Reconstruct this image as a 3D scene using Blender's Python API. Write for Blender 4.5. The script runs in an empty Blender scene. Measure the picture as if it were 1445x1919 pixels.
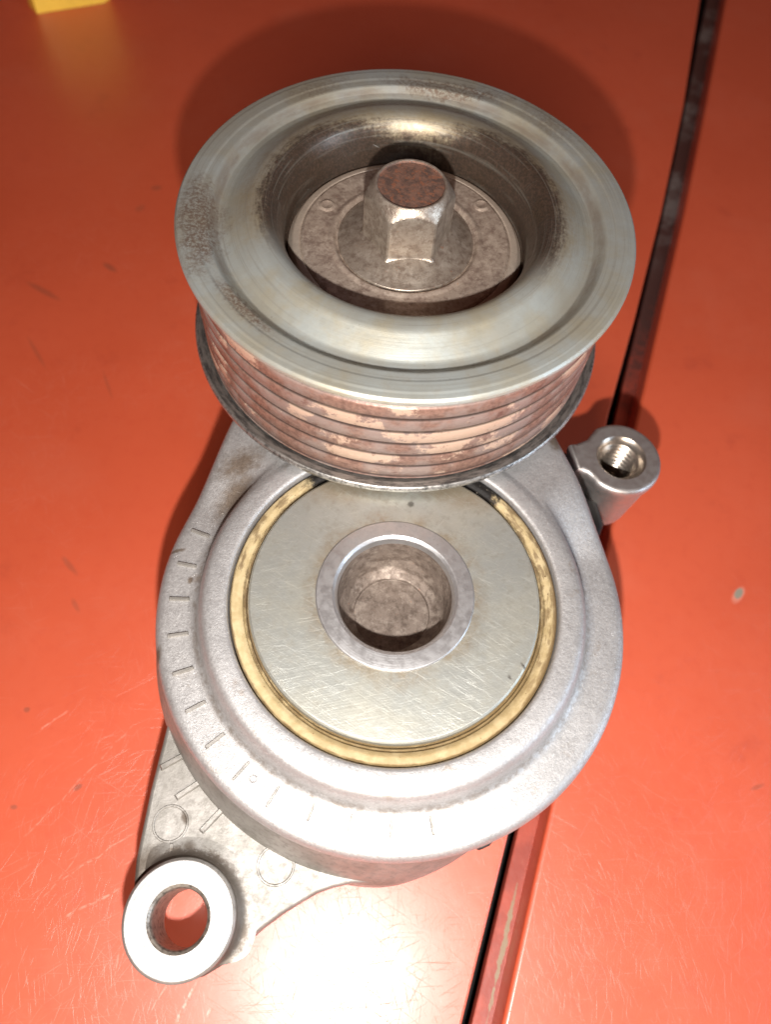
import bpy, bmesh, math, random
from mathutils import Vector, Matrix
MM = 0.001
ZT = 68.0            # height of the pulley's top face above the table, mm
random.seed(7)
S = bpy.context.scene
C = bpy.context.collection

# ------------------------------------------------------------------ camera, light, exposure
cam = bpy.data.cameras.new('camera')
co = bpy.data.objects.new('camera', cam); C.objects.link(co)
ri = Vector((0.99256528, 0.10818489, 0.05576913))
up = Vector((-0.12171346, 0.88224069, 0.45479358))
fw = Vector((0.0, 0.45820017, -0.88884904))
m = Matrix((ri, up, -fw)).transposed().to_4x4()
m.translation = Vector((2.2546, -100.987, 87.6018 + ZT)) * MM
co.matrix_world = m
cam.sensor_fit = 'VERTICAL'; cam.sensor_height = 36; cam.lens = 26.52
cam.clip_start = 0.01; cam.clip_end = 20
cam.dof.use_dof = True; cam.dof.focus_distance = 0.1215
cam.dof.aperture_fstop = 26.52 / 1.5
S.camera = co

W = bpy.data.worlds.new('World'); S.world = W; W.use_nodes = True
wn = W.node_tree; bg = wn.nodes['Background']
bg.inputs['Color'].default_value = (1.0, 0.36, 0.26, 1); bg.inputs['Strength'].default_value = 0.075

def lamp(name, kind, loc, energy, color, size=None, target=None):
    l = bpy.data.lights.new(name, kind); l.energy = energy; l.color = color
    o = bpy.data.objects.new(name, l); C.objects.link(o)
    o.location = Vector((loc[0], loc[1], loc[2] + ZT)) * MM
    if kind == 'AREA':
        l.shape = 'RECTANGLE'; l.size = size[0] * MM; l.size_y = size[1] * MM
        d = Vector((target[0], target[1], target[2] + ZT)) * MM - o.location
        o.rotation_euler = d.to_track_quat('-Z', 'Y').to_euler()
    else:
        l.shadow_soft_size = size * MM
    return o
lamp('camera_flash', 'POINT', (5.47, -126.0, 76.29), 1.52, (1.0, 0.965, 0.925), 2.0)
lamp('window_light', 'AREA', (430, -150, 120), 0.9, (0.62, 0.80, 1.0), (160, 260), (0, -30, -20))

lamp('fill_light', 'AREA', (10, -560, 335), 1.9, (1.0, 0.87, 0.74), (200, 130), (0, 60, -68))  # added soft fill, unseen, brightens the far part of the table
S.view_settings.view_transform = 'Standard'; S.view_settings.look = 'None'
S.view_settings.gamma = 1; S.view_settings.exposure = 0
S.render.engine = 'CYCLES'
S.cycles.max_bounces = 5; S.cycles.diffuse_bounces = 2; S.cycles.glossy_bounces = 3

# ------------------------------------------------------------------ shader helpers
class G:
    def __init__(s, name):
        s.m = bpy.data.materials.new(name); s.m.use_nodes = True
        s.t = s.m.node_tree; s.b = s.t.nodes['Principled BSDF']
        tc = s.n('ShaderNodeTexCoord')
        geo = s.n('ShaderNodeNewGeometry')
        mp = s.n('ShaderNodeVectorMath', operation='SCALE'); mp.inputs['Scale'].default_value = 1000
        s.l(geo.outputs['Position'], mp.inputs[0])
        s.P = mp.outputs[0]                     # position in millimetres, nothing here ever moves
        sp = s.n('ShaderNodeSeparateXYZ'); s.l(s.P, sp.inputs[0])
        s.x, s.y, s.z = sp.outputs
        s.bump_in = None
    def n(s, t, **k):
        nd = s.t.nodes.new(t)
        for a, v in k.items(): setattr(nd, a, v)
        return nd
    def l(s, a, b): s.t.links.new(a, b)
    def setin(s, sock, v):
        if hasattr(v, 'is_output') or isinstance(v, bpy.types.NodeSocket): s.l(v, sock)
        else:
            if sock.type == 'RGBA' and len(v) == 3: v = (*v, 1)
            sock.default_value = v
    def f(s, op, a, b=0.0, c=None, clamp=False):
        nd = s.n('ShaderNodeMath', operation=op); nd.use_clamp = clamp
        s.setin(nd.inputs[0], a); s.setin(nd.inputs[1], b)
        if c is not None: s.setin(nd.inputs[2], c)
        return nd.outputs[0]
    def comb(s, x, y, z):
        nd = s.n('ShaderNodeCombineXYZ')
        for i, v in enumerate((x, y, z)): s.setin(nd.inputs[i], v)
        return nd.outputs[0]
    def map(s, v, lo, hi, a=0.0, b=1.0, smooth=True):
        nd = s.n('ShaderNodeMapRange'); nd.clamp = True
        if smooth: nd.interpolation_type = 'SMOOTHSTEP'
        s.setin(nd.inputs[0], v)
        for i, q in enumerate((lo, hi, a, b)): s.setin(nd.inputs[i + 1], q)
        return nd.outputs[0]
    def noise(s, scale, detail=3, rough=0.55, vec=None, dist=0.0, off=(0, 0, 0)):
        v = vec or s.P
        if off != (0, 0, 0):
            ad = s.n('ShaderNodeVectorMath', operation='ADD'); s.l(v, ad.inputs[0]); ad.inputs[1].default_value = off; v = ad.outputs[0]
        nd = s.n('ShaderNodeTexNoise'); s.l(v, nd.inputs['Vector'])
        nd.inputs['Scale'].default_value = scale; nd.inputs['Detail'].default_value = detail
        nd.inputs['Roughness'].default_value = rough; nd.inputs['Distortion'].default_value = dist
        return nd.outputs['Fac']
    def mix(s, fac, a, b):
        nd = s.n('ShaderNodeMix', data_type='RGBA'); nd.clamp_factor = True
        s.setin(nd.inputs['Factor'], fac); s.setin(nd.inputs[6], a); s.setin(nd.inputs[7], b)
        return nd.outputs[2]
    def rad(s, cx, cy):
        dx = s.f('SUBTRACT', s.x, cx); dy = s.f('SUBTRACT', s.y, cy)
        r = s.f('SQRT', s.f('ADD', s.f('MULTIPLY', dx, dx), s.f('MULTIPLY', dy, dy)))
        return r, s.f('ARCTAN2', dy, dx), dx, dy
    def spot(s, cx, cy, rx, ry=None, ang=0.0, soft=0.4, rag=0.0, scale=0.6):
        ry = ry or rx
        dx = s.f('SUBTRACT', s.x, cx); dy = s.f('SUBTRACT', s.y, cy)
        ca, sa = math.cos(math.radians(ang)), math.sin(math.radians(ang))
        u = s.f('DIVIDE', s.f('ADD', s.f('MULTIPLY', dx, ca), s.f('MULTIPLY', dy, sa)), rx)
        v = s.f('DIVIDE', s.f('SUBTRACT', s.f('MULTIPLY', dy, ca), s.f('MULTIPLY', dx, sa)), ry)
        d = s.f('SQRT', s.f('ADD', s.f('MULTIPLY', u, u), s.f('MULTIPLY', v, v)))
        if rag: d = s.f('ADD', d, s.f('MULTIPLY', s.f('SUBTRACT', s.noise(scale, 5, 0.7), 0.5), rag))
        return s.map(d, 1 + soft, 1 - soft)
    def streaks(s, ang, thin, long, lo, hi, off=0.0, bend=0.0, detail=2):
        """long thin scratches at an angle: noise stretched along one direction"""
        ca, sa = math.cos(math.radians(ang)), math.sin(math.radians(ang))
        u = s.f('ADD', s.f('MULTIPLY', s.x, ca), s.f('MULTIPLY', s.y, sa))
        v = s.f('SUBTRACT', s.f('MULTIPLY', s.y, ca), s.f('MULTIPLY', s.x, sa))
        if bend: v = s.f('ADD', v, s.f('MULTIPLY', s.noise(0.05, 1, off=(off, 3, 1)), bend))
        vec = s.comb(s.f('DIVIDE', u, long), s.f('DIVIDE', v, thin), off)
        return s.map(s.noise(1.0, detail, 0.5, vec), lo, hi)
    def bump(s, h, strength=0.5, dist=0.05):
        nd = s.n('ShaderNodeBump'); nd.inputs['Strength'].default_value = strength
        nd.inputs['Distance'].default_value = dist * MM
        s.l(h, nd.inputs['Height'])
        if s.bump_in is not None: s.l(s.bump_in, nd.inputs['Normal'])
        s.bump_in = nd.outputs[0]
    def out(s, color, rough, metal=0.0, spec=0.5, **kw):
        s.setin(s.b.inputs['Base Color'], color); s.setin(s.b.inputs['Roughness'], rough)
        s.setin(s.b.inputs['Metallic'], metal); s.setin(s.b.inputs['Specular IOR Level'], spec)
        for k, v in kw.items(): s.setin(s.b.inputs[k.replace('_', ' ')], v)
        if s.bump_in is not None: s.l(s.bump_in, s.b.inputs['Normal'])
        return s.m
    def mx(s, *a):
        r = a[0]
        for b in a[1:]: r = s.f('MAXIMUM', r, b)
        return r

HX, HY = 5.444, -56.251      # axis of the tensioner body

def mat_paint():
    g = G('red_paint')
    n1 = g.noise(0.02, 3, 0.5); n2 = g.noise(0.35, 4, 0.6)
    col = g.mix(g.map(n1, 0.35, 0.65), (0.60, 0.089, 0.032), (0.64, 0.099, 0.038))
    col = g.mix(g.map(n2, 0.45, 0.85, 0, 0.35), col, (0.55, 0.062, 0.022))
    # dull smudges
    sm = g.map(g.noise(0.07, 5, 0.65, off=(40, 11, 0)), 0.58, 0.75, 0, 0.25)
    col = g.mix(sm, col, (0.36, 0.035, 0.018))
    # dust bloom, worn matt patches
    du = g.map(g.noise(0.035, 4, 0.6, off=(9, 70, 0)), 0.5, 0.75, 0, 0.08)
    col = g.mix(du, col, (0.70, 0.26, 0.17))
    # drawn scratches (segment distance fields), lighter where the paint is scuffed
    segs = [(-60.9, -78.9, -55.9, -73.6, .32, .8), (-57.0, -97.4, -42.4, -75.1, .22, .5), (-49.2, -104.6, -37.3, -94.3, .25, .55),
            (-46.3, -109.4, -37.3, -103.8, .3, .7), (-34.7, -113.2, -34.8, -119.6, .2, .5), (-22.5, -122.9, -20.5, -116.5, .4, .9),
            (-18.0, -122.4, -16.9, -119.3, .3, .8), (-51.0, -108.3, -46.0, -98.0, .2, .35), (-38, -100, -30.8, -96, .2, .35),
            (-27.0, -122, -25.4, -117, .2, .6), (9.5, -123, 8.2, -116, .25, .5), (47, -114.5, 46.3, -110.5, .3, .45), (52.5, -94, 50.2, -90.5, .3, .25)]
    wob = g.f('MULTIPLY', g.f('SUBTRACT', g.noise(0.25, 2), 0.5), 1.6)
    scr = None
    br = g.map(g.noise(0.9, 3, 0.6), 0.38, 0.6)
    for ax, ay, bx, by, w, a in segs:
        L = math.hypot(bx - ax, by - ay); ux, uy = (bx - ax) / L, (by - ay) / L
        dx = g.f('SUBTRACT', g.x, ax); dy = g.f('SUBTRACT', g.y, ay)
        t = g.f('ADD', g.f('MULTIPLY', dx, ux), g.f('MULTIPLY', dy, uy))
        d = g.f('ADD', g.f('SUBTRACT', g.f('MULTIPLY', dy, ux), g.f('MULTIPLY', dx, uy)), wob)
        k = g.f('MULTIPLY', g.map(g.f('ABSOLUTE', d), w, w * 0.2), g.f('MULTIPLY', g.map(t, -0.5, 1.5), g.map(t, L + .5, L - 1.5)))
        k = g.f('MULTIPLY', k, a)
        scr = k if scr is None else g.f('MAXIMUM', scr, k)
    scr = g.f('MULTIPLY', scr, br)
    zone = g.map(g.noise(0.03, 2, 0.5, off=(3, 8, 0)), 0.42, 0.6)
    fine = None
    for i, (ang, long) in enumerate(((62, 14), (35, 10), (-28, 12), (-68, 9), (85, 8), (8, 11), (115, 7))):
        st = g.streaks(ang, 0.13, long, 0.665, 0.77, off=i * 7.3, bend=3.0)
        fine = st if fine is None else g.f('MAXIMUM', fine, st)
    col = g.mix(g.f('MULTIPLY', g.mx(scr, g.f('MULTIPLY', fine, g.f('MULTIPLY', g.f('MULTIPLY', zone, g.map(g.x, 40, 20, 0.3, 1.0)), 0.5))), 0.75), col, (0.85, 0.33, 0.24))
    # small dark specks and rubbed spots
    specks = g.map(g.noise(0.8, 2, 0.5, off=(5, 5, 5)), 0.765, 0.80, 0, 0.45)
    spots = None
    for cx, cy, rx, ry, an, a in ((-75.3, 75.2, 1.4, 1.0, 20, .5), (-77.8, 66.3, 1.5, 1.0, 60, .35), (-94.8, 32.1, 5, 0.8, -25, .5), (-80, 43, 2.2, .8, -30, .6),
                                  (-64.9, -43.3, 2.6, .6, -40, .45), (-64.0, -74.6, .6, .5, 0, .7), (-49.9, -87.7, .9, .5, 40, .8), (-60.6, -92.5, .6, .4, 0, .7),
                                  (83.2, -72.2, 1.4, .4, 25, .5), (-61, -52, 1.6, .5, -50, .4), (-90, 12, 5, .5, -50, .35), (-70, 5, 4, .4, -60, .3)):
        k = g.f('MULTIPLY', g.spot(cx, cy, rx, ry, an, 0.5, 0.8, 1.2), a * 0.7)
        spots = k if spots is None else g.f('MAXIMUM', spots, k)
    col = g.mix(g.mx(specks, spots), col, (0.16, 0.06, 0.035))
    halo = g.spot(83.8, -30.8, 2.3, 1.0, 55, 0.35, 0.5, 0.9)
    chip = g.spot(83.9, -30.4, 1.5, 0.8, 55, 0.3, 0.6, 1.5)
    col = g.mix(g.f('MULTIPLY', halo, 0.45), col, (0.75, 0.36, 0.27)); col = g.mix(chip, col, (0.28, 0.25, 0.19))
    h = g.f('ADD', g.f('MULTIPLY', g.noise(2.2, 3, 0.6), 0.5), g.f('MULTIPLY', g.mx(fine, scr), -1.4))
    g.bump(g.noise(0.12, 2), 0.10, 0.3)
    g.bump(h, 0.35, 0.03)
    ro = g.f('ADD', g.map(g.noise(0.15, 4, 0.6), 0.3, 0.7, 0.33, 0.37), g.f('MULTIPLY', g.mx(scr, fine), 0.08))
    return g.out(col, ro, 0.0, 0.8, Coat_Weight=0.7, Coat_Roughness=0.60, Coat_IOR=1.6)

def mat_cast(name='cast_aluminium', base=(0.51, 0.50, 0.495), rough=0.50, dirt=0.5):
    g = G(name)
    big = g.noise(0.10, 4, 0.6); mid = g.noise(1.3, 5, 0.7); fin = g.noise(5.0, 3, 0.7)
    col = g.mix(g.map(big, 0.35, 0.65), base, tuple(c * 0.88 for c in base))
    col = g.mix(g.map(mid, 0.42, 0.72, 0, 0.4), col, tuple(c * 0.66 for c in base))
    gra = g.noise(2.6, 4, 0.75, off=(12, 5, 3))
    col = g.mix(g.map(gra, 0.50, 0.66, 0, 0.4), col, tuple(c * 0.55 for c in base))
    col = g.mix(g.map(gra, 0.42, 0.34, 0, 0.45), col, (0.80, 0.79, 0.77))
    col = g.mix(g.map(g.noise(2.3, 4, 0.7, off=(8, 1, 4)), 0.62, 0.72, 0, dirt), col, (0.16, 0.12, 0.09))
    brown = g.map(g.noise(0.16, 5, 0.7, off=(31, 2, 7)), 0.60, 0.72, 0, dirt * 0.9)
    r, a, dx, dy = g.rad(HX, HY)
    # grime packed against the step of the collar and at its far ends
    line = g.f('MULTIPLY', g.map(g.f('ABSOLUTE', g.f('SUBTRACT', r, 32.9)), 0.9, 0.1), g.map(g.noise(0.8, 4, 0.7, off=(2, 2, 2)), 0.42, 0.6))
    line = g.f('MULTIPLY', line, g.map(g.z, ZT - 29.5, ZT - 31))
    s1 = g.spot(-24.5, -40.5, 2.2, 4.5, -25, 0.7, 1.4, 0.9)
    s2 = g.spot(-24.5, -34.5, 3.6, 2.2, 30, 0.8, 2.0, 0.9)
    s3 = g.spot(-20.5, -71.5, 1.4, 1.6, 30, 0.6, 1.6, 1.2)
    s4 = g.spot(-31.5, -70, 0.7, 1.6, 0, 0.5, 1.0, 1.2)
    s5 = g.spot(-29.0, -56.5, .4, .6, 0, .5, 1., 1.6)
    s6 = g.spot(31.5, -22, 1.2, 2.2, 20, .6, 1.6, 1.2)
    s7 = g.spot(-32.5, -51.5, 1.2, .3, 20, .6, 1.6, 1.2)
    col = g.mix(g.f('MULTIPLY', g.mx(s1, s2, s4, s5, s6, s7, g.f('MULTIPLY', line, 0.55)), 0.8), col, (0.17, 0.115, 0.07))
    col = g.mix(brown, col, (0.30, 0.22, 0.15))
    sc = None
    for i, (ang, lo) in enumerate(((40, 4), (-15, 3), (75, 3), (-60, 3))):
        st = g.streaks(ang, 0.09, lo, 0.72, 0.80, off=i * 3.1 + 1, bend=0.6)
        sc = st if sc is None else g.f('MAXIMUM', sc, st)
    col = g.mix(g.f('MULTIPLY', sc, 0.5), col, (0.85, 0.84, 0.82))
    h = g.f('ADD', g.f('MULTIPLY', mid, 0.9), g.f('MULTIPLY', fin, 0.55)); h = g.f('SUBTRACT', h, g.f('MULTIPLY', sc, 0.3))
    g.bump(g.noise(0.35, 3), 0.35, 0.25)
    g.bump(h, 0.7, 0.09)
    return g.out(col, g.map(mid, 0.3, 0.7, rough - 0.06, rough + 0.10), 0.72, 0.5)

def mat_bracket():
    g = G('bracket_aluminium')
    base = (0.40, 0.38, 0.355)
    big = g.noise(0.14, 4, 0.6); mid = g.noise(0.8, 5, 0.65); fin = g.noise(4.5, 3, 0.6)
    col = g.mix(g.map(big, 0.35, 0.65), base, (0.29, 0.275, 0.25))
    col = g.mix(g.map(mid, 0.45, 0.72, 0, 0.6), col, (0.22, 0.205, 0.185))
    # grime round the foot of the lower eye and on the pin marks
    r, a, dx, dy = g.rad(-21.28, -106.4)
    foot = g.f('MULTIPLY', g.map(g.f('ADD', r, g.f('MULTIPLY', g.f('SUBTRACT', g.noise(0.7, 5, 0.75), 0.5), 5.5)), 10.9, 9.3), g.map(g.z, ZT - 43.6, ZT - 44.4))
    foot = g.f('MULTIPLY', foot, g.map(g.noise(0.12, 2), 0.3, 0.5, 0.7, 1.0))
    s1 = g.spot(-24.2, -92.2, 0.5, 1.0, 30, 0.6, 1.4, 1.2)
    s2 = g.spot(-28.5, -99.5, 3.2, 2.0, 40, 0.7, 1.4, 0.9)
    s3 = g.spot(-22.5, -96.4, 0.9, 0.9, 40, 0.7, 1.4, 0.9)
    col = g.mix(g.f('MULTIPLY', g.mx(foot, s1, s2, s3), 0.8), col, (0.10, 0.075, 0.055))
    g.bump(g.noise(0.3, 3), 0.35, 0.3)
    g.bump(g.f('ADD', mid, g.f('MULTIPLY', fin, 0.5)), 0.55, 0.08)
    return g.out(col, g.map(mid, 0.3, 0.7, 0.52, 0.66), 0.75)

def mat_machined(name, base, r0=0.30, cx=HX, cy=HY):
    g = G(name)
    mid = g.noise(0.7, 4, 0.6); r, a, dx, dy = g.rad(cx, cy)
    col = g.mix(g.map(mid, 0.4, 0.75, 0, 0.5), base, tuple(c * 0.7 for c in base))
    col = g.mix(g.map(g.noise(1.7, 4, 0.7, off=(4, 4, 4)), 0.63, 0.72, 0, 0.6), col, (0.22, 0.17, 0.12))
    ring = g.noise(1.0, 3, 0.6, g.comb(g.f('MULTIPLY', r, 5.0), g.f('MULTIPLY', a, 1.2), g.z))
    g.bump(ring, 0.5, 0.04); g.bump(g.noise(3.0, 3, 0.6), 0.3, 0.04)
    return g.out(col, g.map(mid, 0.3, 0.7, r0 - 0.04, r0 + 0.10), 0.88)

def mat_pulley():
    g = G('pressed_steel')
    r, a, dx, dy = g.rad(0, 0)
    pol = g.comb(g.f('MULTIPLY', r, 1.0), g.f('MULTIPLY', a, 4.0), 0.0)
    big = g.noise(0.07, 4, 0.55); mid = g.noise(0.6, 5, 0.65)
    col = g.mix(g.map(big, 0.35, 0.65), (0.405, 0.435, 0.415), (0.36, 0.355, 0.305))
    col = g.mix(g.map(mid, 0.45, 0.75, 0, 0.45), col, (0.33, 0.305, 0.25))
    # yellowish film on the outer part of the dish
    col = g.mix(g.f('MULTIPLY', g.map(g.noise(0.1, 4, 0.6, off=(3, 30, 0)), 0.45, 0.65), g.map(r, 22, 31, 0.6, 0.4)), col, (0.36, 0.30, 0.18))
    jag = g.f('MULTIPLY', g.f('SUBTRACT', g.noise(1.3, 5, 0.75, pol), 0.5), 5.0)
    jag = g.f('ADD', jag, g.f('MULTIPLY', g.f('SUBTRACT', g.noise(1.6, 5, 0.75), 0.5), 3.5))
    rj = g.f('ADD', r, jag)
    # burnt brown collar around the opening: broad at the sides and the far side, gone at the near side
    side = g.map(dy, -17, -4)
    edge = g.f('ADD', g.map(g.f('DIVIDE', g.f('ABSOLUTE', dx), r), 0.1, 0.9, 21.6, 24.4), g.map(dx, 0, 15, 0, 1.0))
    brown = g.f('MULTIPLY', g.map(g.f('SUBTRACT', rj, edge), 1.2, -1.2), side)
    warm = g.f('MULTIPLY', g.map(g.f('SUBTRACT', rj, edge), 4.5, 0.0), side)
    col = g.mix(g.f('MULTIPLY', warm, 0.6), col, (0.26, 0.19, 0.10))
    bc = g.mix(g.map(g.noise(2.2, 6, 0.75, off=(6, 2, 0)), 0.4, 0.68), (0.035, 0.022, 0.018), (0.10, 0.056, 0.042))
    col = g.mix(g.f('MULTIPLY', brown, 0.88), col, bc)
    # grime in the ring groove and rust patches on the rim
    gr = g.f('MULTIPLY', g.map(g.f('ABSOLUTE', g.f('SUBTRACT', r, 31.9)), 1.3, 0.2), g.map(g.noise(1.0, 4, 0.65, g.comb(g.f('MULTIPLY', a, 3.5), g.f('MULTIPLY', r, 0.5), 3.0)), 0.32, 0.62, 0.3, 0.9))
    p1 = g.spot(-32.8, -8.2, 3.6, 9.5, 12, 0.45, 1.7, 0.55)
    p2 = g.spot(4.0, 32.9, 10.5, 1.9, -3, 0.5, 1.5, 0.6)
    p3 = g.spot(-19.5, 28.5, 6.0, 1.8, 35, 0.6, 2.2, 0.8)
    p4 = g.spot(-23, -24, 6.0, 1.4, -42, 0.6, 1.8, 0.7)
    p5 = g.spot(23, 27, 6.0, 2.5, -45, 0.7, 2.4, 0.7)
    gg = g.map(g.noise(1.9, 5, 0.75, off=(7, 7, 0)), 0.40, 0.56)
    pat = g.f('MULTIPLY', g.mx(p1, p2, p4, g.f('MULTIPLY', g.mx(p3, p5), 0.5)), g.f('ADD', g.f('MULTIPLY', gg, 0.75), 0.25))
    top = g.map(g.z, ZT - 1.9, ZT - 1.5)
    col = g.mix(g.f('MULTIPLY', g.f('MULTIPLY', g.mx(pat, g.f('MULTIPLY', gr, 0.75)), 0.85), top), col, (0.15, 0.095, 0.065))
    speck = g.map(g.noise(2.6, 4, 0.7, off=(11, 7, 0)), 0.66, 0.72, 0, 0.6)
    col = g.mix(speck, col, (0.12, 0.09, 0.07))
    rr_ = g.noise(1.0, 3, 0.6, g.comb(g.f('MULTIPLY', r, 3.0), g.f('MULTIPLY', a, 1.0), 7.0))
    col = g.mix(g.map(rr_, 0.5, 0.7, 0, 0.5), col, (0.27, 0.26, 0.225))
    sc = None
    for i, (ang, lo) in enumerate(((60, 3), (-30, 2.5), (15, 4))):
        st = g.streaks(ang, 0.07, lo, 0.74, 0.82, off=i * 5.1, bend=0.5)
        sc = st if sc is None else g.f('MAXIMUM', sc, st)
    col = g.mix(g.f('MULTIPLY', sc, 0.5), col, (0.7, 0.7, 0.68))
    rings = g.noise(1.0, 3, 0.7, g.comb(g.f('MULTIPLY', r, 6.0), g.f('MULTIPLY', a, 3.0), 0.0))
    g.bump(rings, 0.35, 0.035)
    g.bump(g.noise(0.9, 3), 0.3, 0.06)
    g.bump(g.f('ADD', mid, g.f('MULTIPLY', g.f('MAXIMUM', brown, pat), g.noise(4.5, 3))), 0.35, 0.05)
    ro = g.f('ADD', g.map(mid, 0.3, 0.7, 0.45, 0.55), g.f('MULTIPLY', g.f('MAXIMUM', pat, gr), 0.06)); ro = g.f('SUBTRACT', ro, g.f('MULTIPLY', brown, 0.16))
    return g.out(col, ro, 0.55)

def mat_ribs():
    g = G('rusty_belt_track')
    r, a, dx, dy = g.rad(0, 0)
    pol = g.comb(g.f('MULTIPLY', a, 11.0), g.f('MULTIPLY', g.z, 0.42), 0.0)
    b1 = g.noise(0.42, 4, 0.6, pol); b2 = g.noise(1.1, 5, 0.7); b3 = g.noise(0.9, 4, 0.7, pol, off=(9, 9, 0))
    col = g.mix(g.map(b2, 0.35, 0.7), (0.27, 0.155, 0.118), (0.15, 0.082, 0.062))
    col = g.mix(g.map(g.noise(0.16, 3, 0.6, off=(7, 1, 3)), 0.42, 0.62), col, (0.27, 0.20, 0.175))
    # bright rubbed patches, one or two per rib
    zz = g.f('FLOOR', g.f('DIVIDE', g.f('SUBTRACT', g.z, ZT - 4.1 - 3.0 - 7 * 3.42), 3.42))
    pv = g.comb(g.f('MULTIPLY', a, 3.4), g.f('MULTIPLY', zz, 0.75), g.f('MULTIPLY', g.z, 0.10))
    pn = g.f('ADD', g.noise(1.0, 2, 0.5, pv), g.f('MULTIPLY', g.f('SUBTRACT', g.noise(0.7, 6, 0.75), 0.5), 0.42))
    col = g.mix(g.map(pn, 0.565, 0.62, 0, 0.8), col, (0.56, 0.40, 0.30))
    col = g.mix(g.map(b3, 0.60, 0.70, 0, 0.7), col, (0.13, 0.05, 0.035))
    col = g.mix(g.map(r, 36.5, 36.2, 0, 0.8), col, (0.035, 0.02, 0.016))
    rim = g.map(g.z, ZT - 4.2, ZT - 3.6)
    col = g.mix(g.f('MULTIPLY', rim, 0.8), col, (0.30, 0.25, 0.22))
    g.bump(b2, 0.6, 0.10); g.bump(g.noise(4.0, 3, 0.65), 0.6, 0.06)
    return g.out(col, g.map(b2, 0.3, 0.7, 0.42, 0.58), 0.35)

def mat_flange():
    g = G('dark_steel_lip')
    r, a, dx, dy = g.rad(0, 0)
    pol = g.comb(g.f('MULTIPLY', a, 11.0), g.f('MULTIPLY', g.z, 1.5), g.f('MULTIPLY', r, 1.5))
    n = g.noise(0.9, 5, 0.7, pol)
    col = g.mix(g.map(n, 0.35, 0.62), (0.10, 0.098, 0.095), (0.34, 0.325, 0.30))
    wear = g.f('MULTIPLY', g.map(r, 38.1, 38.5), g.map(g.noise(1.8, 4, 0.7), 0.4, 0.6))
    col = g.mix(g.f('MULTIPLY', wear, 0.6), col, (0.6, 0.58, 0.55))
    g.bump(n, 0.5, 0.06)
    return g.out(col, 0.40, 0.85)

def mat_inner(name='browned_steel', base=(0.40, 0.32, 0.26), dark=(0.24, 0.175, 0.14), light=(0.54, 0.45, 0.37), rough=0.42, metal=0.75):
    g = G(name)
    r, a, dx, dy = g.rad(0, 0)
    n = g.noise(0.75, 6, 0.72); n2 = g.noise(2.2, 5, 0.75)
    col = g.mix(g.map(n, 0.40, 0.66), base, dark)
    col = g.mix(g.map(r, 17.9, 18.3, 0, 0.7) if name == 'browned_steel' else 0.0, col, (0.52, 0.44, 0.36))
    col = g.mix(g.map(g.noise(0.5, 6, 0.75, off=(5, 9, 1)), 0.48, 0.64, 0, 0.7), col, light)
    col = g.mix(g.map(n2, 0.56, 0.72, 0, 0.6), col, dark)
    col = g.mix(g.map(g.noise(1.1, 5, 0.7, off=(2, 9, 9)), 0.64, 0.70, 0, 0.6), col, (0.40, 0.20, 0.12))
    g.bump(n2, 0.55, 0.08); g.bump(g.noise(5, 3), 0.4, 0.05)
    return g.out(col, g.map(n2, 0.3, 0.7, rough - 0.05, rough + 0.12), metal)

def mat_boltrust():
    g = G('rusty_bolt_face')
    n = g.noise(0.7, 5, 0.7); n2 = g.noise(2.5, 5, 0.75)
    col = g.mix(g.map(n, 0.38, 0.62), (0.20, 0.105, 0.075), (0.10, 0.062, 0.05))
    col = g.mix(g.map(g.noise(1.0, 4, 0.7, off=(4, 1, 7)), 0.52, 0.62, 0, 0.7), col, (0.28, 0.105, 0.055))
    col = g.mix(g.map(n2, 0.60, 0.72, 0, 0.6), col, (0.40, 0.22, 0.14))
    g.bump(n2, 0.8, 0.12)
    return g.out(col, 0.62, 0.3)

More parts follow.
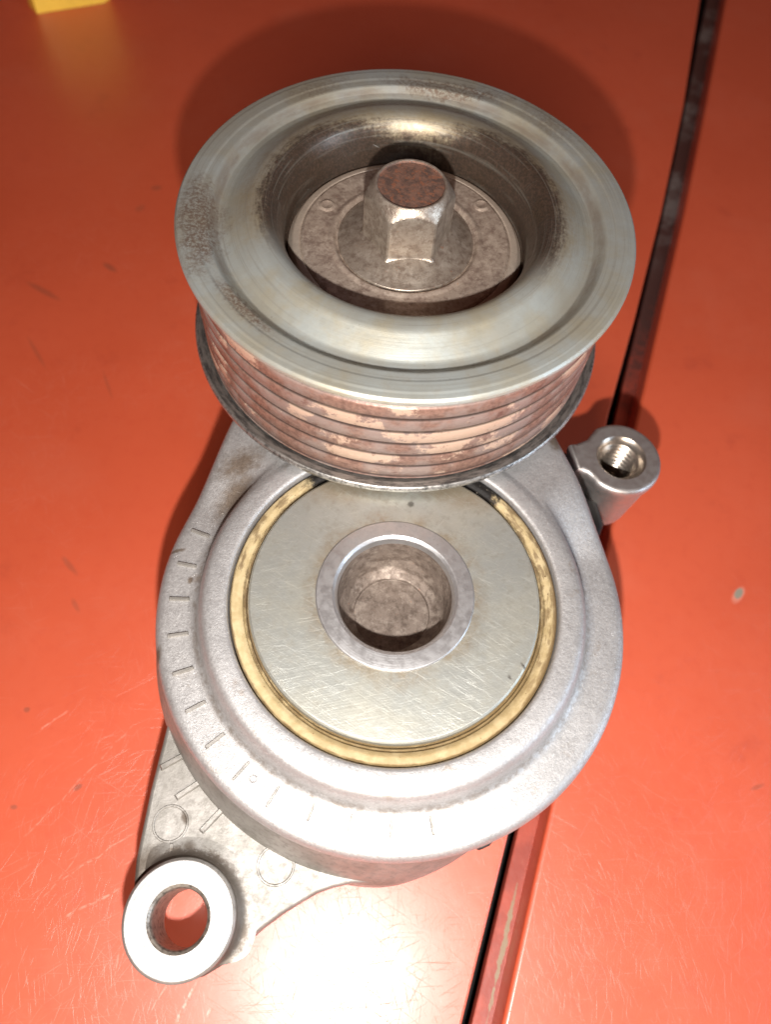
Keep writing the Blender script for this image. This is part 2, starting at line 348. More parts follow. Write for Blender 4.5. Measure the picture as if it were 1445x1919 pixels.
def mat_disc():
    g = G('scratched_steel_plate')
    r, a, dx, dy = g.rad(HX, HY)
    big = g.noise(0.09, 4, 0.6); mid = g.noise(0.7, 5, 0.65)
    col = g.mix(g.map(big, 0.35, 0.65), (0.45, 0.445, 0.385), (0.40, 0.41, 0.38))
    col = g.mix(g.map(mid, 0.45, 0.72, 0, 0.6), col, (0.30, 0.285, 0.24))
    stain = g.f('MULTIPLY', g.map(g.f('ADD', r, g.f('MULTIPLY', g.noise(0.3, 4, 0.7), 6)), 19.5, 15.5), g.map(g.noise(0.14, 2, off=(3, 3, 3)), 0.32, 0.5))
    s2 = g.spot(-3.5, -36.5, 11, 3.0, 12, 0.8, 1.6, 0.4)
    s4 = g.spot(12, -35.5, 9, 2.5, -8, 0.8, 1.6, 0.4)
    col = g.mix(g.f('MULTIPLY', g.mx(g.f('MULTIPLY', stain, g.map(g.noise(0.5, 4, 0.7, off=(6, 6, 6)), 0.35, 0.6, 0.25, 0.9)), s2, s4), 0.65), col, (0.27, 0.19, 0.10))
    smut = g.mx(g.spot(24.6, -67.8, .25, .35, 40, .6, 2.2, 2.6), g.spot(6.5, -39.6, .5, .5, 0, .5, 1.6, 2.5), g.spot(26.8, -65.8, .2, .6, 40, .6, 2.2, 2.6))
    col = g.mix(g.f('MULTIPLY', smut, 0.8), col, (0.07, 0.06, 0.05))
    sc = None
    for i, (ang, lo, th) in enumerate(((18, 6, .07), (25, 9, .06), (-20, 5, .06), (-33, 7, .07), (-28, 9, .05), (60, 4, .06), (5, 5, .06))):
        st = g.streaks(ang, th * 1.1, lo, 0.645, 0.76, off=i * 5.7 + 2, bend=0.8)
        sc = st if sc is None else g.f('MAXIMUM', sc, st)
    col = g.mix(g.f('MULTIPLY', sc, 0.35), col, (0.74, 0.73, 0.67))
    br = g.streaks(18, 0.25, 9, 0.3, 0.7, off=77)
    br2 = g.streaks(-30, 0.22, 7, 0.3, 0.7, off=55)
    g.bump(g.f('ADD', g.f('MULTIPLY', g.f('ADD', br, br2), 0.35), g.f('MULTIPLY', sc, -0.8)), 0.35, 0.03)
    g.bump(g.noise(0.1, 2), 0.25, 0.5)
    return g.out(col, g.map(mid, 0.3, 0.7, 0.40, 0.48), 0.68)

def mat_gold():
    g = G('amber_bush')
    r, a, dx, dy = g.rad(HX, HY)
    n = g.noise(0.5, 4, 0.6)
    col = g.mix(g.map(n, 0.35, 0.65), (0.46, 0.365, 0.21), (0.37, 0.285, 0.15))
    pol = g.comb(g.f('MULTIPLY', a, 16.0), g.f('MULTIPLY', r, 2.2), 0.0)
    # dirt packed along the inner seam, heavy at the near side, and a near-black arc under the pulley
    near = g.map(a, -2.3, -1.5); near = g.f('MULTIPLY', near, g.map(a, 0.3, -0.5))
    rr = g.f('ADD', r, g.f('MULTIPLY', g.f('SUBTRACT', g.noise(0.6, 5, 0.7, pol), 0.5), 1.6))
    seam = g.f('MULTIPLY', g.map(rr, g.f('ADD', g.f('MULTIPLY', near, 0.75), 24.75), 24.2), g.map(g.noise(0.5, 4, 0.75, pol, off=(2, 2, 2)), 0.30, 0.48))
    rim = g.map(g.f('ADD', rr, g.f('MULTIPLY', g.map(g.f('ABSOLUTE', g.f('SUBTRACT', a, 0.2)), 1.1, 0.5), 0.45)), 26.35, 26.9)
    bl = g.noise(0.8, 4, 0.75, pol, off=(8, 4, 0)); blot = g.map(bl, 0.64, 0.72, 0, 0.6)
    right = g.f('MULTIPLY', g.map(a, -0.9, -0.3), g.map(g.noise(0.45, 4, 0.7, pol, off=(5, 4, 0)), 0.47, 0.60))
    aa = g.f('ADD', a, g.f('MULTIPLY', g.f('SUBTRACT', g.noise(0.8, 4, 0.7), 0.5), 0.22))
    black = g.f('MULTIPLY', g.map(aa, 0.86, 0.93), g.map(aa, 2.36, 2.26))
    col = g.mix(g.f('MULTIPLY', g.mx(seam, rim, blot, g.f('MULTIPLY', right, .8)), 0.85), col, (0.10, 0.06, 0.028))
    pit = g.map(g.noise(1.5, 3, 0.6, off=(3, 8, 8)), 0.69, 0.73)
    col = g.mix(pit, col, (0.10, 0.06, 0.03))
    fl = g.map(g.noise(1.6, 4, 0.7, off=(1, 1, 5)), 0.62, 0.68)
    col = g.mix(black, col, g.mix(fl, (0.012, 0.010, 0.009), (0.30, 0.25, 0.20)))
    col = g.mix(g.f('MULTIPLY', g.f('MULTIPLY', g.map(a, -2.6, -1.9), g.map(a, 0.5, -0.6)), g.map(n, 0.3, 0.6, 0.3, 0.45)), col, (0.20, 0.13, 0.05))
    g.bump(g.f('ADD', n, g.f('MULTIPLY', g.mx(seam, blot, black), g.noise(2.5, 4))), 0.6, 0.14)
    return g.out(col, 0.58, 0.0, 0.25)

def mat_plain(name, col, rough, metal=0.0, spec=0.5, nz=0.6, amt=0.3):
    g = G(name)
    n = g.noise(nz, 4, 0.65)
    c = g.mix(g.map(n, 0.4, 0.7, 0, 1), col, tuple(v * (1 - amt) for v in col))
    g.bump(n, 0.3, 0.06)
    return g.out(c, rough, metal, spec)

def mat_ledge():
    g = G('chipped_ledge_paint')
    n = g.noise(0.35, 5, 0.7)
    far = g.map(g.f('ADD', g.y, g.f('MULTIPLY', g.f('SUBTRACT', n, 0.5), 90)), 10, 60)
    col = g.mix(g.map(g.noise(0.2, 3), 0.35, 0.65), (0.40, 0.075, 0.045), (0.30, 0.055, 0.035))
    # olive-grey bare streak near the front
    d = g.f('SUBTRACT', g.x, g.f('ADD', g.f('MULTIPLY', g.y, 0.213), 57.2))
    w = g.f('ADD', g.f('ABSOLUTE', d), g.f('MULTIPLY', g.f('SUBTRACT', g.noise(0.4, 4, 0.7), 0.5), 1.6))
    tap = g.f('MULTIPLY', g.map(g.y, -125, -112), g.map(g.y, -86, -101))
    chip = g.f('MULTIPLY', g.map(g.f('ADD', w, g.f('MULTIPLY', g.f('ABSOLUTE', g.f('ADD', g.y, 106)), 0.045)), 0.75, 0.45), tap)
    col = g.mix(chip, col, (0.27, 0.20, 0.12))
    blob = g.f('MULTIPLY', g.map(g.noise(0.05, 5, 0.7, off=(2, 6, 1)), 0.47, 0.60), g.map(g.y, 70, 100))
    fc = g.mix(blob, (0.075, 0.038, 0.034), (0.17, 0.155, 0.15))
    col = g.mix(far, col, fc)
    g.bump(n, 0.5, 0.2)
    return g.out(col, g.map(far, 0, 1, 0.45, 0.35), 0.0)

M = dict(paint=mat_paint(), cast=mat_cast(), bracket=mat_bracket(), pulley=mat_pulley(), ribs=mat_ribs(), lip=mat_flange(),
         inner=mat_inner(rough=0.55, metal=0.55), bolt=mat_inner('bolt_steel', (0.40, 0.34, 0.28), (0.25, 0.195, 0.155), (0.52, 0.46, 0.39), 0.34, 0.70),
         cup=mat_inner('cup_aluminium', (0.22, 0.175, 0.145), (0.12, 0.09, 0.072), (0.34, 0.285, 0.24), 0.55, 0.45),
         boltrust=mat_boltrust(), disc=mat_disc(), gold=mat_gold(),
         hub=mat_machined('hub_ring_aluminium', (0.54, 0.535, 0.535), 0.40),
         boss=mat_machined('machined_eye_face', (0.46, 0.45, 0.44), 0.48, -21.28, -106.4),
         lug=mat_machined('satin_lug', (0.52, 0.49, 0.465), 0.42, 47.42, -17.9),
         thread=mat_plain('thread_steel', (0.46, 0.40, 0.34), 0.28, 0.9),
         dark=mat_plain('grime_and_shade_black', (0.02, 0.017, 0.015), 0.6),  # near black: grease in the groove, painted shade on the lug web
         rust=mat_plain('dull_hole_wall', (0.42, 0.37, 0.32), 0.45, 0.8, nz=1.2, amt=0.6),
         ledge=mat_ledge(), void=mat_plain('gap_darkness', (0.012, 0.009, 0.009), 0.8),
         yellow=mat_plain('yellow_plastic', (0.95, 0.62, 0.08), 0.35, 0.0, 0.5, 0.1, 0.12))

# ------------------------------------------------------------------ mesh helpers (mm in, metres out; z measured from the pulley face)
def link(name, bm, mat, parent=None, sharp=32, origin=None):
    me = bpy.data.meshes.new(name)
    for v in bm.verts: v.co = Vector((v.co.x, v.co.y, v.co.z + ZT)) * MM
    bmesh.ops.recalc_face_normals(bm, faces=bm.faces)
    bm.to_mesh(me); bm.free()
    me.set_sharp_from_angle(angle=math.radians(sharp))
    for p in me.polygons: p.use_smooth = abs(p.normal.z) < 0.99995
    me.materials.append(mat)
    o = bpy.data.objects.new(name, me); C.objects.link(o)
    if parent is not None:
        o.parent = parent
        p = parent; off = Vector()
        while p is not None: off += p.location; p = p.parent
        o.location = -off
    return o

def rounded(pts, seg=4):
    """polyline [(r,z[,fillet])] with its corners rounded"""
    out = []
    n = len(pts)
    for i, p in enumerate(pts):
        rad = p[2] if len(p) > 2 else 0
        if rad == 0 or i in (0, n - 1): out.append((p[0], p[1])); continue
        a = Vector(pts[i - 1][:2]); b = Vector(p[:2]); c = Vector(pts[i + 1][:2])
        u = (a - b); v = (c - b); lu, lv = u.length, v.length; u.normalize(); v.normalize()
        ang = u.angle(v); t = min(rad / math.tan(ang / 2), lu * 0.49, lv * 0.49)
        s = b + u * t; e = b + v * t
        for k in range(seg + 1):
            q = k / seg
            w = s * (1 - q) ** 2 + b * 2 * q * (1 - q) + e * q * q
            out.append((w.x, w.y))
    return out

def lathe(profile, cx=0, cy=0, seg=192, closed=False, tilt=None):
    bm = bmesh.new(); rows = []
    for r, z in profile:
        if r < 1e-4: rows.append([bm.verts.new((cx, cy, z))]); continue
        rows.append([bm.verts.new((cx + r * math.cos(2 * math.pi * k / seg), cy + r * math.sin(2 * math.pi * k / seg), z)) for k in range(seg)])
    prs = list(zip(rows, rows[1:])) + ([(rows[-1], rows[0])] if closed else [])
    for A, B in prs:
        for k in range(seg):
            k2 = (k + 1) % seg
            if len(A) == 1 and len(B) == 1: continue
            if len(A) == 1: bm.faces.new((A[0], B[k], B[k2]))
            elif len(B) == 1: bm.faces.new((A[k], A[k2], B[0]))
            else: bm.faces.new((A[k], A[k2], B[k2], B[k]))
    return bm

def prism(outline, z0, z1, bevel=0.0, seg=3, holes=None):
    bm = bmesh.new()
    a = [bm.verts.new((x, y, z1)) for x, y in outline]; b = [bm.verts.new((x, y, z0)) for x, y in outline]
    top = bm.faces.new(a); bm.faces.new(b[::-1]); n = len(a)
    for i in range(n): bm.faces.new((a[i], b[i], b[(i + 1) % n], a[(i + 1) % n]))
    bmesh.ops.recalc_face_normals(bm, faces=bm.faces)
    if bevel:
        bmesh.ops.bevel(bm, geom=list(top.edges), offset=bevel, segments=seg, profile=0.5, affect='EDGES')
    return bm

def arc(cx, cy, r, a0, a1, n):
    return [(cx + r * math.cos(math.radians(a0 + (a1 - a0) * i / n)), cy + r * math.sin(math.radians(a0 + (a1 - a0) * i / n))) for i in range(n + 1)]

def empty(name, loc, label, cat, group=None):
    o = bpy.data.objects.new(name, None); C.objects.link(o); o.location = Vector((loc[0], loc[1], loc[2] + ZT)) * MM
    o.empty_display_size = 0.01
    o['label'] = label; o['category'] = cat
    if group: o['group'] = group
    return o
def sstep(a, b, x):
    t = max(0, min(1, (x - a) / (b - a))); return t * t * (3 - 2 * t)

# ------------------------------------------------------------------ the painted table: two panels with a gap between them
TL = [(6, -200), (26.2, -117.9), (32.5, -90.2), (41.5, -50), (48.4, -18), (55.3, 14), (63.5, 47), (73.8, 92), (84.1, 143), (95, 207), (112, 300), (175, 700)]
TR = [(13, -200), (33.2, -117.2), (38.4, -94), (41.4, -81), (49.5, -42), (56.0, -14), (62.5, 14), (70.4, 48.2), (80.3, 91.6), (91.4, 144), (104.6, 209), (124, 300), (190, 700)]
lp = prism([(-700, -600), (-90, -600)] + TL + [(-700, 700)], -80, -68, 0.5, 3)
o = link('left_panel', lp, M['paint']); o['kind'] = 'structure'
rp = prism([(-85, -600), (700, -600), (700, 700)] + TR[::-1], -84, -68, 0.9, 4)
o = link('right_panel', rp, M['paint']); o['kind'] = 'structure'
led = prism([(x - 3.6 - max(0, y) * 0.006, y) for x, y in TR] + [(x + 0.5, y) for x, y in TR[::-1]], -79.5, -76.6, 0.3, 2)
o = link('ledge', led, M['ledge']); o['kind'] = 'structure'
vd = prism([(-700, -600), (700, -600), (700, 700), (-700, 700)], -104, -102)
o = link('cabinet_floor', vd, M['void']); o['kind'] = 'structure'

# ------------------------------------------------------------------ the belt tensioner
T = empty('belt_tensioner', (HX, HY, -68), 'worn metal belt tensioner with ribbed pulley, lying on the red painted panels', 'belt tensioner')

# ---- arm casting: polar height field about the body axis
EC = Vector((-0.6, 0.5)); ER = 20.4
def hull_r(th):
    d = Vector((math.cos(th), math.sin(th)))
    best = 39.6
    c0 = Vector((0, 0)); c1 = Vector((EC.x - HX, EC.y - HY)); r0, r1 = 39.6, ER
    L = c1.length; u = c1 / L
    for k in range(0, 41):                     # union of discs along the segment = hull of both discs
        q = k / 40; c = c0.lerp(c1, q); rr = r0 + (r1 - r0) * q
        b = d.dot(c); disc = b * b - c.length_squared + rr * rr
        if disc >= 0: best = max(best, b + math.sqrt(disc))
    return best
NA = 360
def blend(deg):
    return sstep(18, 44, deg) * (1 - sstep(134, 160, deg))
base_prof = [(27.07, -30.6), (27.10, -28.1), (27.35, -27.72), (27.8, -27.62), (28.6, -27.58), (29.6, -27.55), (30.4, -27.62), (30.9, -27.8), (31.35, -28.2), (31.75, -28.9), (32.05, -29.9), (32.25, -30.8),
             (32.55, -31.5), (33.0, -32.0), (33.6, -32.25), (34.3, -32.3), (35.5, -32.3), (36.8, -32.3), (37.8, -32.32), (38.5, -32.45), (39.05, -32.8), (39.4, -33.3), (39.58, -34.0), (39.6, -35), (39.5, -37.6), (38.6, -38.0)]
arm = bmesh.new(); rows = []
for k in range(NA):
    deg = k * 360 / NA; th = math.radians(deg); R = hull_r(th); w = blend(deg)
    row = []
    for r, z in base_prof:
        if r > 33.6 - 1e-6:
            rr = 33.6 + (r - 33.6) * (R - 33.6) / (39.6 - 33.6) if r < 37.8 else R - (39.6 - r)
        else: rr = r
        zz = z
        if r > 30.5 and z > -33.4:
            flat = -27.9 - (rr - 30) * 0.035
            if r >= 37.8: flat = flat + (z + 32.3)
            zz = z + (flat - z) * w
        elif r >= 39.3:
            zz = z + (4.0 * w if z > -36 else 0)
            if z < -36: zz = z - 5.0 * w
        row.append(arm.verts.new((HX + rr * math.cos(th), HY + rr * math.sin(th), zz)))
    rows.append(row)
for k in range(NA):
    A, B = rows[k], rows[(k + 1) % NA]
    for i in range(len(A) - 1): arm.faces.new((A[i], B[i], B[i + 1], A[i + 1]))
    arm.faces.new((A[-1], B[-1], B[0], A[0]))
arm_o = link('tensioner_arm', arm, M['cast'], T, 50)

# scale marks cast on the flange, one every ten degrees
mk = None
def bar(p0, p1, w, z0, h):
    a = Vector(p0); b = Vector(p1); d = (b - a).normalized(); n = Vector((-d.y, d.x)) * w / 2
    bm = bmesh.new(); t = 0.62
    lo = [a - n, b - n, b + n, a + n]; hi = [a - n * t + d * w * .3, b - n * t - d * w * .3, b + n * t - d * w * .3, a + n * t + d * w * .3]
    L = [bm.verts.new((p.x, p.y, z0)) for p in lo]; H = [bm.verts.new((p.x, p.y, z0 + h)) for p in hi]
    bm.faces.new(H)
    for i in range(4): bm.faces.new((L[i], L[(i + 1) % 4], H[(i + 1) % 4], H[i]))
    return bm
for i in range(13):
    a = math.radians(166.3 + 9.92 * i)
    r0, r1 = (33.9, 37.4) if i < 9 else (33.6, 36.4)
    h = 0.42 if i < 6 else 0.34
    zb = -32.33 + 0.10 * (i == 0)
    mo = link('scale_mark', bar((HX + r0 * math.cos(a), HY + r0 * math.sin(a)), (HX + r1 * math.cos(a), HY + r1 * math.sin(a)), 0.62 if i < 7 else 0.42, zb, h + 0.08), M['bracket'], arm_o)
# tiny cast ring beside the marks
link('casting_ring', lathe([(0.42, -32.32), (0.52, -32.16), (0.62, -32.32)], -12.6, -86.6, 24), M['cast'], arm_o)

# ---- body housing under the arm and the bracket plate
hp = rounded([(20, -37), (39.0, -37.2, .4), (39.4, -38.2, .5), (41.6, -45, 2), (42.4, -48, 1), (42.6, -60, 1.5), (41.0, -67.9), (30, -68)])
bm = lathe(hp, HX, HY)
for v in bm.verts:
    d = Vector((v.co.x - HX, v.co.y - HY)); r = d.length; a = math.degrees(math.atan2(d.y, d.x))
    lim = 42.6 - 4.6 * sstep(-88, -48, a) * (1 - sstep(120, 160, a))
    if r > 38: v.co.x = HX + d.x / r * (38 + (r - 38) * (lim - 38) / 4.6); v.co.y = HY + d.y / r * (38 + (r - 38) * (lim - 38) / 4.6)
body = link('body_housing', bm, M['bracket'], T, 40)
pl = [(-30.6, -58), (-30.6, -76.8), (-30.8, -88.6), (-30.5, -99.0), (-29.7, -104.0), (-27.5, -106.0)] + arc(-21.28, -106.4, 6.3, 175, -62, 26) + [(-18.4, -114.3), (-16.4, -113.6), (-14.3, -112.1), (-12.2, -109.9), (-9.0, -106.6), (-6.2, -104.2), (-3.4, -102.2), (-1.2, -100.7),
      (1.2, -99.6), (4, -98.7), (8, -98.2), (12, -92), (10, -70), (0, -58)]
plate = link('bracket_plate', prism(pl, -54, -46.2, 0.7, 4), M['bracket'], T, 40)
for (x, y, r) in ((-26.3, -93.3, 2.75), (-8.3, -97.5, 2.9)):
    link('ejector_mark', lathe([(r - .28, -46.22), (r - .12, -46.05), (r + .08, -46.05), (r + .2, -46.22)], x, y, 64), M['bracket'], plate)
for p0, p1 in (((-30.0, -85.1), (-25.2, -81.6)), ((-26.4, -89.4), (-21.6, -85.3)), ((-21.2, -94.0), (-17.2, -88.6)), ((-25.4, -96.0), (-25.0, -98.6))):
    w = 1.1 if p0[1] > -95 else 0.7
    link('cast_rib', bar(p0, p1, w, -46.25, 0.55 if w > 1 else 0.3), M['bracket'], plate)

# lower mounting eye
ex, ey = -21.28, -106.4
ep = rounded([(4.75, -43.0), (8.1, -43.0, .35), (8.5, -43.4, .3), (8.6, -44.6, .8), (9.4, -45.9, 1.6), (11.6, -46.16), (11.0, -47), (8.6, -48, .5), (8.4, -54.2, .3), (4.9, -54.3)], 5)
bm = lathe(ep, ex, ey, 128)
for v in bm.verts:                              # the fillet at the foot exists only where the plate is
    d = Vector((v.co.x - ex, v.co.y - ey)); r = d.length; a = math.degrees(math.atan2(d.y, d.x))
    w = sstep(-46, -14, a) * (1 - sstep(125, 150, a))
    if r > 8.5:
        k = (8.5 + (r - 8.5) * w) / r
        v.co.x = ex + d.x * k; v.co.y = ey + d.y * k
eye = link('mounting_eye', bm, M['bracket'], T, 30)
link('eye_face', lathe([(4.82, -42.985), (8.0, -42.985), (8.12, -43.05)], ex, ey, 128), M['boss'], eye, 30)
hw = rounded([(4.78, -42.98), (4.35, -43.35, .3), (4.15, -43.9, .2), (4.15, -52.6, .3), (4.35, -54.3)], 3)
link('bore', lathe(hw, ex, ey, 96), M['rust'], eye, 40)

# threaded lug on the far side
lx, ly = 47.42, -17.9
ol = arc(lx, ly, 8.13, -128, 128, 56)
ol += [(41.4, -13.2), (40.6, -14.4), (39.4, -15.1), (38.2, -15.7), (37.0, -16.3), (38.4, -21.9), (39.4, -22.1), (40.7, -22.4), (41.9, -23.6)]
# side wall and face of the lug in one piece, face left open for the threaded hole
bm = bmesh.new()
def ring(pts, z): return [bm.verts.new((x, y, z)) for x, y in pts]
def inset(pts, d):
    n = len(pts); out = []
    for i in range(n):
        p = Vector(pts[i]); a = Vector(pts[i - 1]); b = Vector(pts[(i + 1) % n])
        t = (b - a).normalized(); out.append((p.x - t.y * d, p.y + t.x * d))
    return out
n_ol = len(ol)
levels = [(0.0, -54), (0.0, -39.0), (0.04, -38.5), (0.16, -38.15), (0.36, -37.9), (0.62, -37.75), (0.95, -37.7)]
body_ol = inset(ol, 0.5)
prev = None; first = None
for d, z in [(1.4, -54.5), (0.9, -47), (0.55, -42), (0.15, -40.2)] + levels[1:]:
    cur = ring(inset(ol, d), z)
    if prev:
        for i in range(n_ol): bm.faces.new((prev[i], prev[(i + 1) % n_ol], cur[(i + 1) % n_ol], cur[i]))
    prev = cur
# hole rim as a ring with the same number of points
pts = [Vector((v.co.x - lx, v.co.y - ly)) for v in prev]
hole = []
for k, p in enumerate(pts):
    hole.append(p)
angs = [math.atan2(p.y, p.x) for p in pts]
# neck points share a narrow range of angles; spread the hole points evenly instead
a_start = math.radians(-128); hr = [bm.verts.new((lx + 5.0 * math.cos(a_start + 2 * math.pi * k / n_ol * 1.0), ly + 5.0 * math.sin(a_start + 2 * math.pi * k / n_ol), -37.7)) for k in range(n_ol)]
bm2_edges = []
for i in range(n_ol):
    e1 = bm.edges.get((prev[i], prev[(i + 1) % n_ol])); e2 = bm.edges.new((hr[i], hr[(i + 1) % n_ol])); bm2_edges += [e1, e2]
bmesh.ops.triangle_fill(bm, use_beauty=True, use_dissolve=False, edges=bm2_edges)
lug = link('threaded_lug', bm, M['lug'], T, 40)
tp = [(5.02, -37.69), (4.75, -37.9), (4.35, -38.5), (4.0, -39.1)]
z = -39.1
bm = bmesh.new(); SEG = 96; pitch = 1.25; turns = 11; rows = []
def thr_r(ph):                                   # one pitch of the thread
    q = ph % 1.0
    return 4.05 - 0.62 * (1 - abs(2 * q - 1)) ** 0.8
NZ = 12
ring_prev = None
for zi in range(0, int(turns * NZ) + 1):
    zz = -39.0 - zi * pitch / NZ
    row = []
    for k in range(SEG):
        fr = k / SEG
        r = thr_r(zi / NZ + fr)
        r = r + (4.05 - r) * (1 - sstep(0, 6, zi))
        row.append(bm.verts.new((lx + r * math.cos(2 * math.pi * fr), ly + r * math.sin(2 * math.pi * fr), zz)))
    rows.append(row)
top = []
for r, zz in ((5.02, -37.69), (4.85, -37.78), (4.4, -38.45)):
    top.append([bm.verts.new((lx + r * math.cos(2 * math.pi * k / SEG), ly + r * math.sin(2 * math.pi * k / SEG), zz)) for k in range(SEG)])
rows = top + rows
for A, B in zip(rows, rows[1:]):
    for k in range(SEG): bm.faces.new((A[k], A[(k + 1) % SEG], B[(k + 1) % SEG], B[k]))
bm.faces.new(rows[-1])
link('thread', bm, M['thread'], lug, 60)
# web that ties the lug to the body, near-black colour paints the shade under the arm
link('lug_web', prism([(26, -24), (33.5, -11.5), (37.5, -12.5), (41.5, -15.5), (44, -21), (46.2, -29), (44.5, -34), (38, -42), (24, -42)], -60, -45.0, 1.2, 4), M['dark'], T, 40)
# notched tab on the near rim of the body
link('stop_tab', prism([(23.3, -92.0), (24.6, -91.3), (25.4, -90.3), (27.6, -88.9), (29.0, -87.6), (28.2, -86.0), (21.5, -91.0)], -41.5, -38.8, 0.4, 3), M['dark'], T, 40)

# ---- bush, cover disc, hub
gp = rounded([(23.0, -29.6), (24.1, -29.3, .1), (24.2, -28.7, .2), (24.45, -28.5, .2), (24.6, -29.1, .1), (24.75, -28.45, .3), (25.5, -28.05, .8), (26.5, -28.2, .4), (26.85, -28.8, .3), (26.95, -30.2), (23.0, -30.4)], 4)
bush = link('amber_bush', lathe(gp, HX + 0.05, HY - 0.1, 240), M['gold'], T, 50)
dp = rounded([(12.9, -27.4), (23.45, -27.42, .2), (23.8, -27.75, .15), (23.8, -29.5), (12.9, -29.5)], 3)
disc = link('cover_disc', lathe(dp, HX, HY, 240, closed=True), M['disc'], T, 30)
gr = link('grease_groove', lathe([(22, -30.2), (27.2, -30.2), (27.2, -30.9), (22, -30.9)], HX, HY, 128, closed=True), M['dark'], T)
hubp = rounded([(13.0, -28.5), (13.0, -27.3, .12), (12.8, -27.1, .15), (10.3, -27.05, .3), (9.75, -27.5, .5), (9.45, -28.6)], 4)
hub = link('hub_ring', lathe(hubp, HX, HY, 192), M['hub'], T, 35)
# the cup in the hub is slightly uneven
cp = rounded([(9.45, -28.6), (9.25, -31.5, 1), (8.9, -34.4, 1.2), (8.2, -36.2, 1.2), (6.9, -37.2, .5), (6.65, -37.3, .15), (6.55, -38.0, .1), (0.01, -38.0)], 5)
bm = lathe(cp, HX, HY, 160)
for v in bm.verts:
    d = Vector((v.co.x - HX, v.co.y - HY)); r = d.length; a = math.atan2(d.y, d.x)
    if 6.7 < r < 9.4:
        s = 0.16 * math.sin(3 * a + v.co.z) + 0.10 * math.sin(7 * a - v.co.z * 2)
        v.co.x += d.x / r * s; v.co.y += d.y / r * s
link('hub_cup', bm, M['cup'], hub, 45)

# ---- pulley: pressed dish, ribbed track, lower lip
pp = rounded([(19.0, -9.0), (20.55, -7.2, .3), *[(24.1 - 3.4 * math.cos(t * math.pi / 24), -6.0 + 7.0 * math.sin(t * math.pi / 24)) for t in range(0, 12)], (24.4, 1.02), (26.0, 0.8, 3), (30.0, -1.5, 2.0), (31.1, -1.7, .4), (31.9, -1.1, .5), (32.9, -0.12, .7), (34.3, -0.08, .3), (34.7, 0.05, .3), (36.4, 0.03, .3), (36.8, -0.06, .3), (37.6, -0.12, .4), (38.0, -0.6, .4), (38.0, -1.15, .4), (37.7, -1.7, .3), (36.6, -2.3)], 6)
pul = link('pulley', lathe(pp, 0, 0, 288), M['pulley'], T, 40)
rib = [(37.2, -2.0), (36.3, -2.9), (36.1, -3.8), (36.35, -4.0)]
for i in range(6):
    z0 = -4.1 - i * 3.42
    rib += [(36.5, z0), (36.62, z0 - 0.25), (36.62, z0 - 2.35), (36.45, z0 - 2.6), (35.0, z0 - 2.85), (34.9, z0 - 3.0), (35.0, z0 - 3.15), (36.3, z0 - 3.36)]
rib += [(36.6, -24.7), (37.2, -24.9)]
rb = link('belt_track', lathe(rib, 0, 0, 240), M['ribs'], pul, 38)
lp_ = rounded([(35.5, -24.8), (37.3, -24.55, .3), (38.4, -24.6, .5), (38.75, -25.1, .4), (38.72, -25.8, .5), (38.0, -26.4, .4), (30, -26.5)], 5)
link('lower_lip', lathe(lp_, 0, 0, 240), M['lip'], pul, 30)
link('pulley_neck', lathe([(12, -26.0), (14, -27), (15, -29.5)], 0, 0, 96), M['cast'], T)
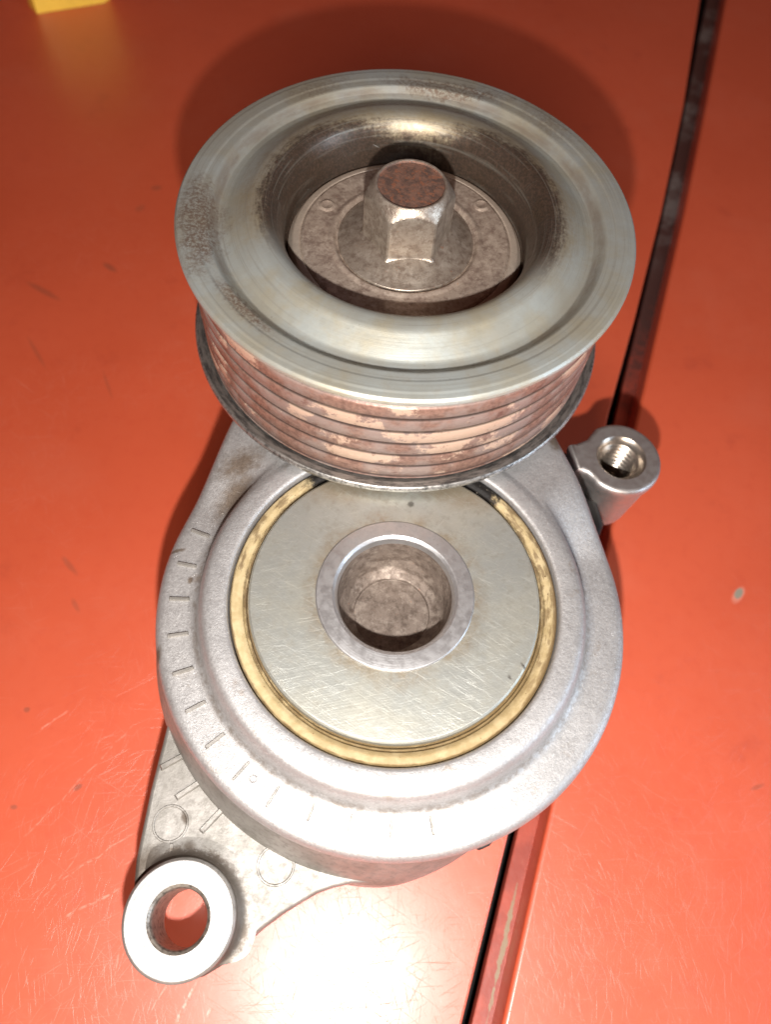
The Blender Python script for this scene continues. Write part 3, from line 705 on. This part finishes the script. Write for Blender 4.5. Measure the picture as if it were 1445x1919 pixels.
# ---- dust shield and bolt
sp_ = rounded([(20.3, -8.4), (20.2, -7.3, .6), (19.4, -6.35, .7), (18.3, -6.12, .2), (18.12, -6.3, .1), (18.0, -6.1, .2), (17.6, -5.92, .2), (13.4, -5.9, .8), (12.5, -5.55, .5), (11.9, -6.3, .4), (8, -6.6)], 4)
sh = link('dust_shield', lathe(sp_, 0, 0, 192), M['inner'], T, 35)
for x, y in ((-14.42, 5.72), (12.53, 10.43)):
    link('dimple', lathe([(1.55, -5.93), (1.25, -5.72), (1.0, -5.66), (0.75, -5.8), (0.01, -5.86)], x, y, 32), M['inner'], sh)
bp = rounded([(11.75, -6.5), (11.65, -5.95, .25), (10.6, -5.6, .8), (8.8, -4.75, 1.5), (6.2, -3.7)], 5)
bolt = link('pulley_bolt', lathe(bp, 0, 0, 128), M['bolt'], T, 35)
# hex head: hexagon cut by a cone at the top, flaring into the flange at the foot
bm = bmesh.new(); SEG = 360; rows = []
rot = math.radians(-80.5)
zs = [-5.0, -4.6, -4.2, -3.9, -3.6, -3, -2, -1, 0, 1, 2, 2.8, 3.3, 3.7, 4.1, 4.4, 4.7, 4.95, 5.15, 5.3, 5.38]
for zz in zs:
    row = []
    for k in range(SEG):
        th = 2 * math.pi * k / SEG
        q = (th - rot + math.pi / 6) % (math.pi / 3) - math.pi / 6
        hx = 6.55 / math.cos(q)
        hx = min(hx, 7.45)
        cone = 5.95 + (5.2 - zz) * 0.72 if zz < 5.2 else 5.95 - (zz - 5.2) * 1.2
        r = -math.log(math.exp(-hx * 28) + math.exp(-cone * 28)) / 28
        r += 0.7 * max(0, (-3.4 - zz) / 1.2) ** 2
        row.append(bm.verts.new((r * math.cos(th), r * math.sin(th), zz)))
    rows.append(row)
for r, zz in ((5.5, 5.36), (5.38, 5.28)):
    rows.append([bm.verts.new((r * math.cos(2 * math.pi * k / SEG), r * math.sin(2 * math.pi * k / SEG), zz)) for k in range(SEG)])
for A, B in zip(rows, rows[1:]):
    for k in range(SEG): bm.faces.new((A[k], A[(k + 1) % SEG], B[(k + 1) % SEG], B[k]))
link('hex_head', bm, M['bolt'], bolt, 26)
link('bolt_face', lathe([(5.42, 5.32), (5.30, 5.05), (5.0, 5.02), (3.5, 5.1), (0.01, 5.06)], 0, 0, 96), M['boltrust'], bolt, 50)

# ------------------------------------------------------------------ yellow plastic block at the far left
yb = prism([(-138, 153.5), (-134.2, 149.8), (-114.5, 160.3), (-113.2, 163), (-122, 180), (-146, 168)], -67.9, -38, 1.5, 4)
yo = link('plastic_block', yb, M['yellow'], None, 40)
yo['label'] = 'blurred yellow plastic block with rounded corners at the far left of the red panel'; yo['category'] = 'block'
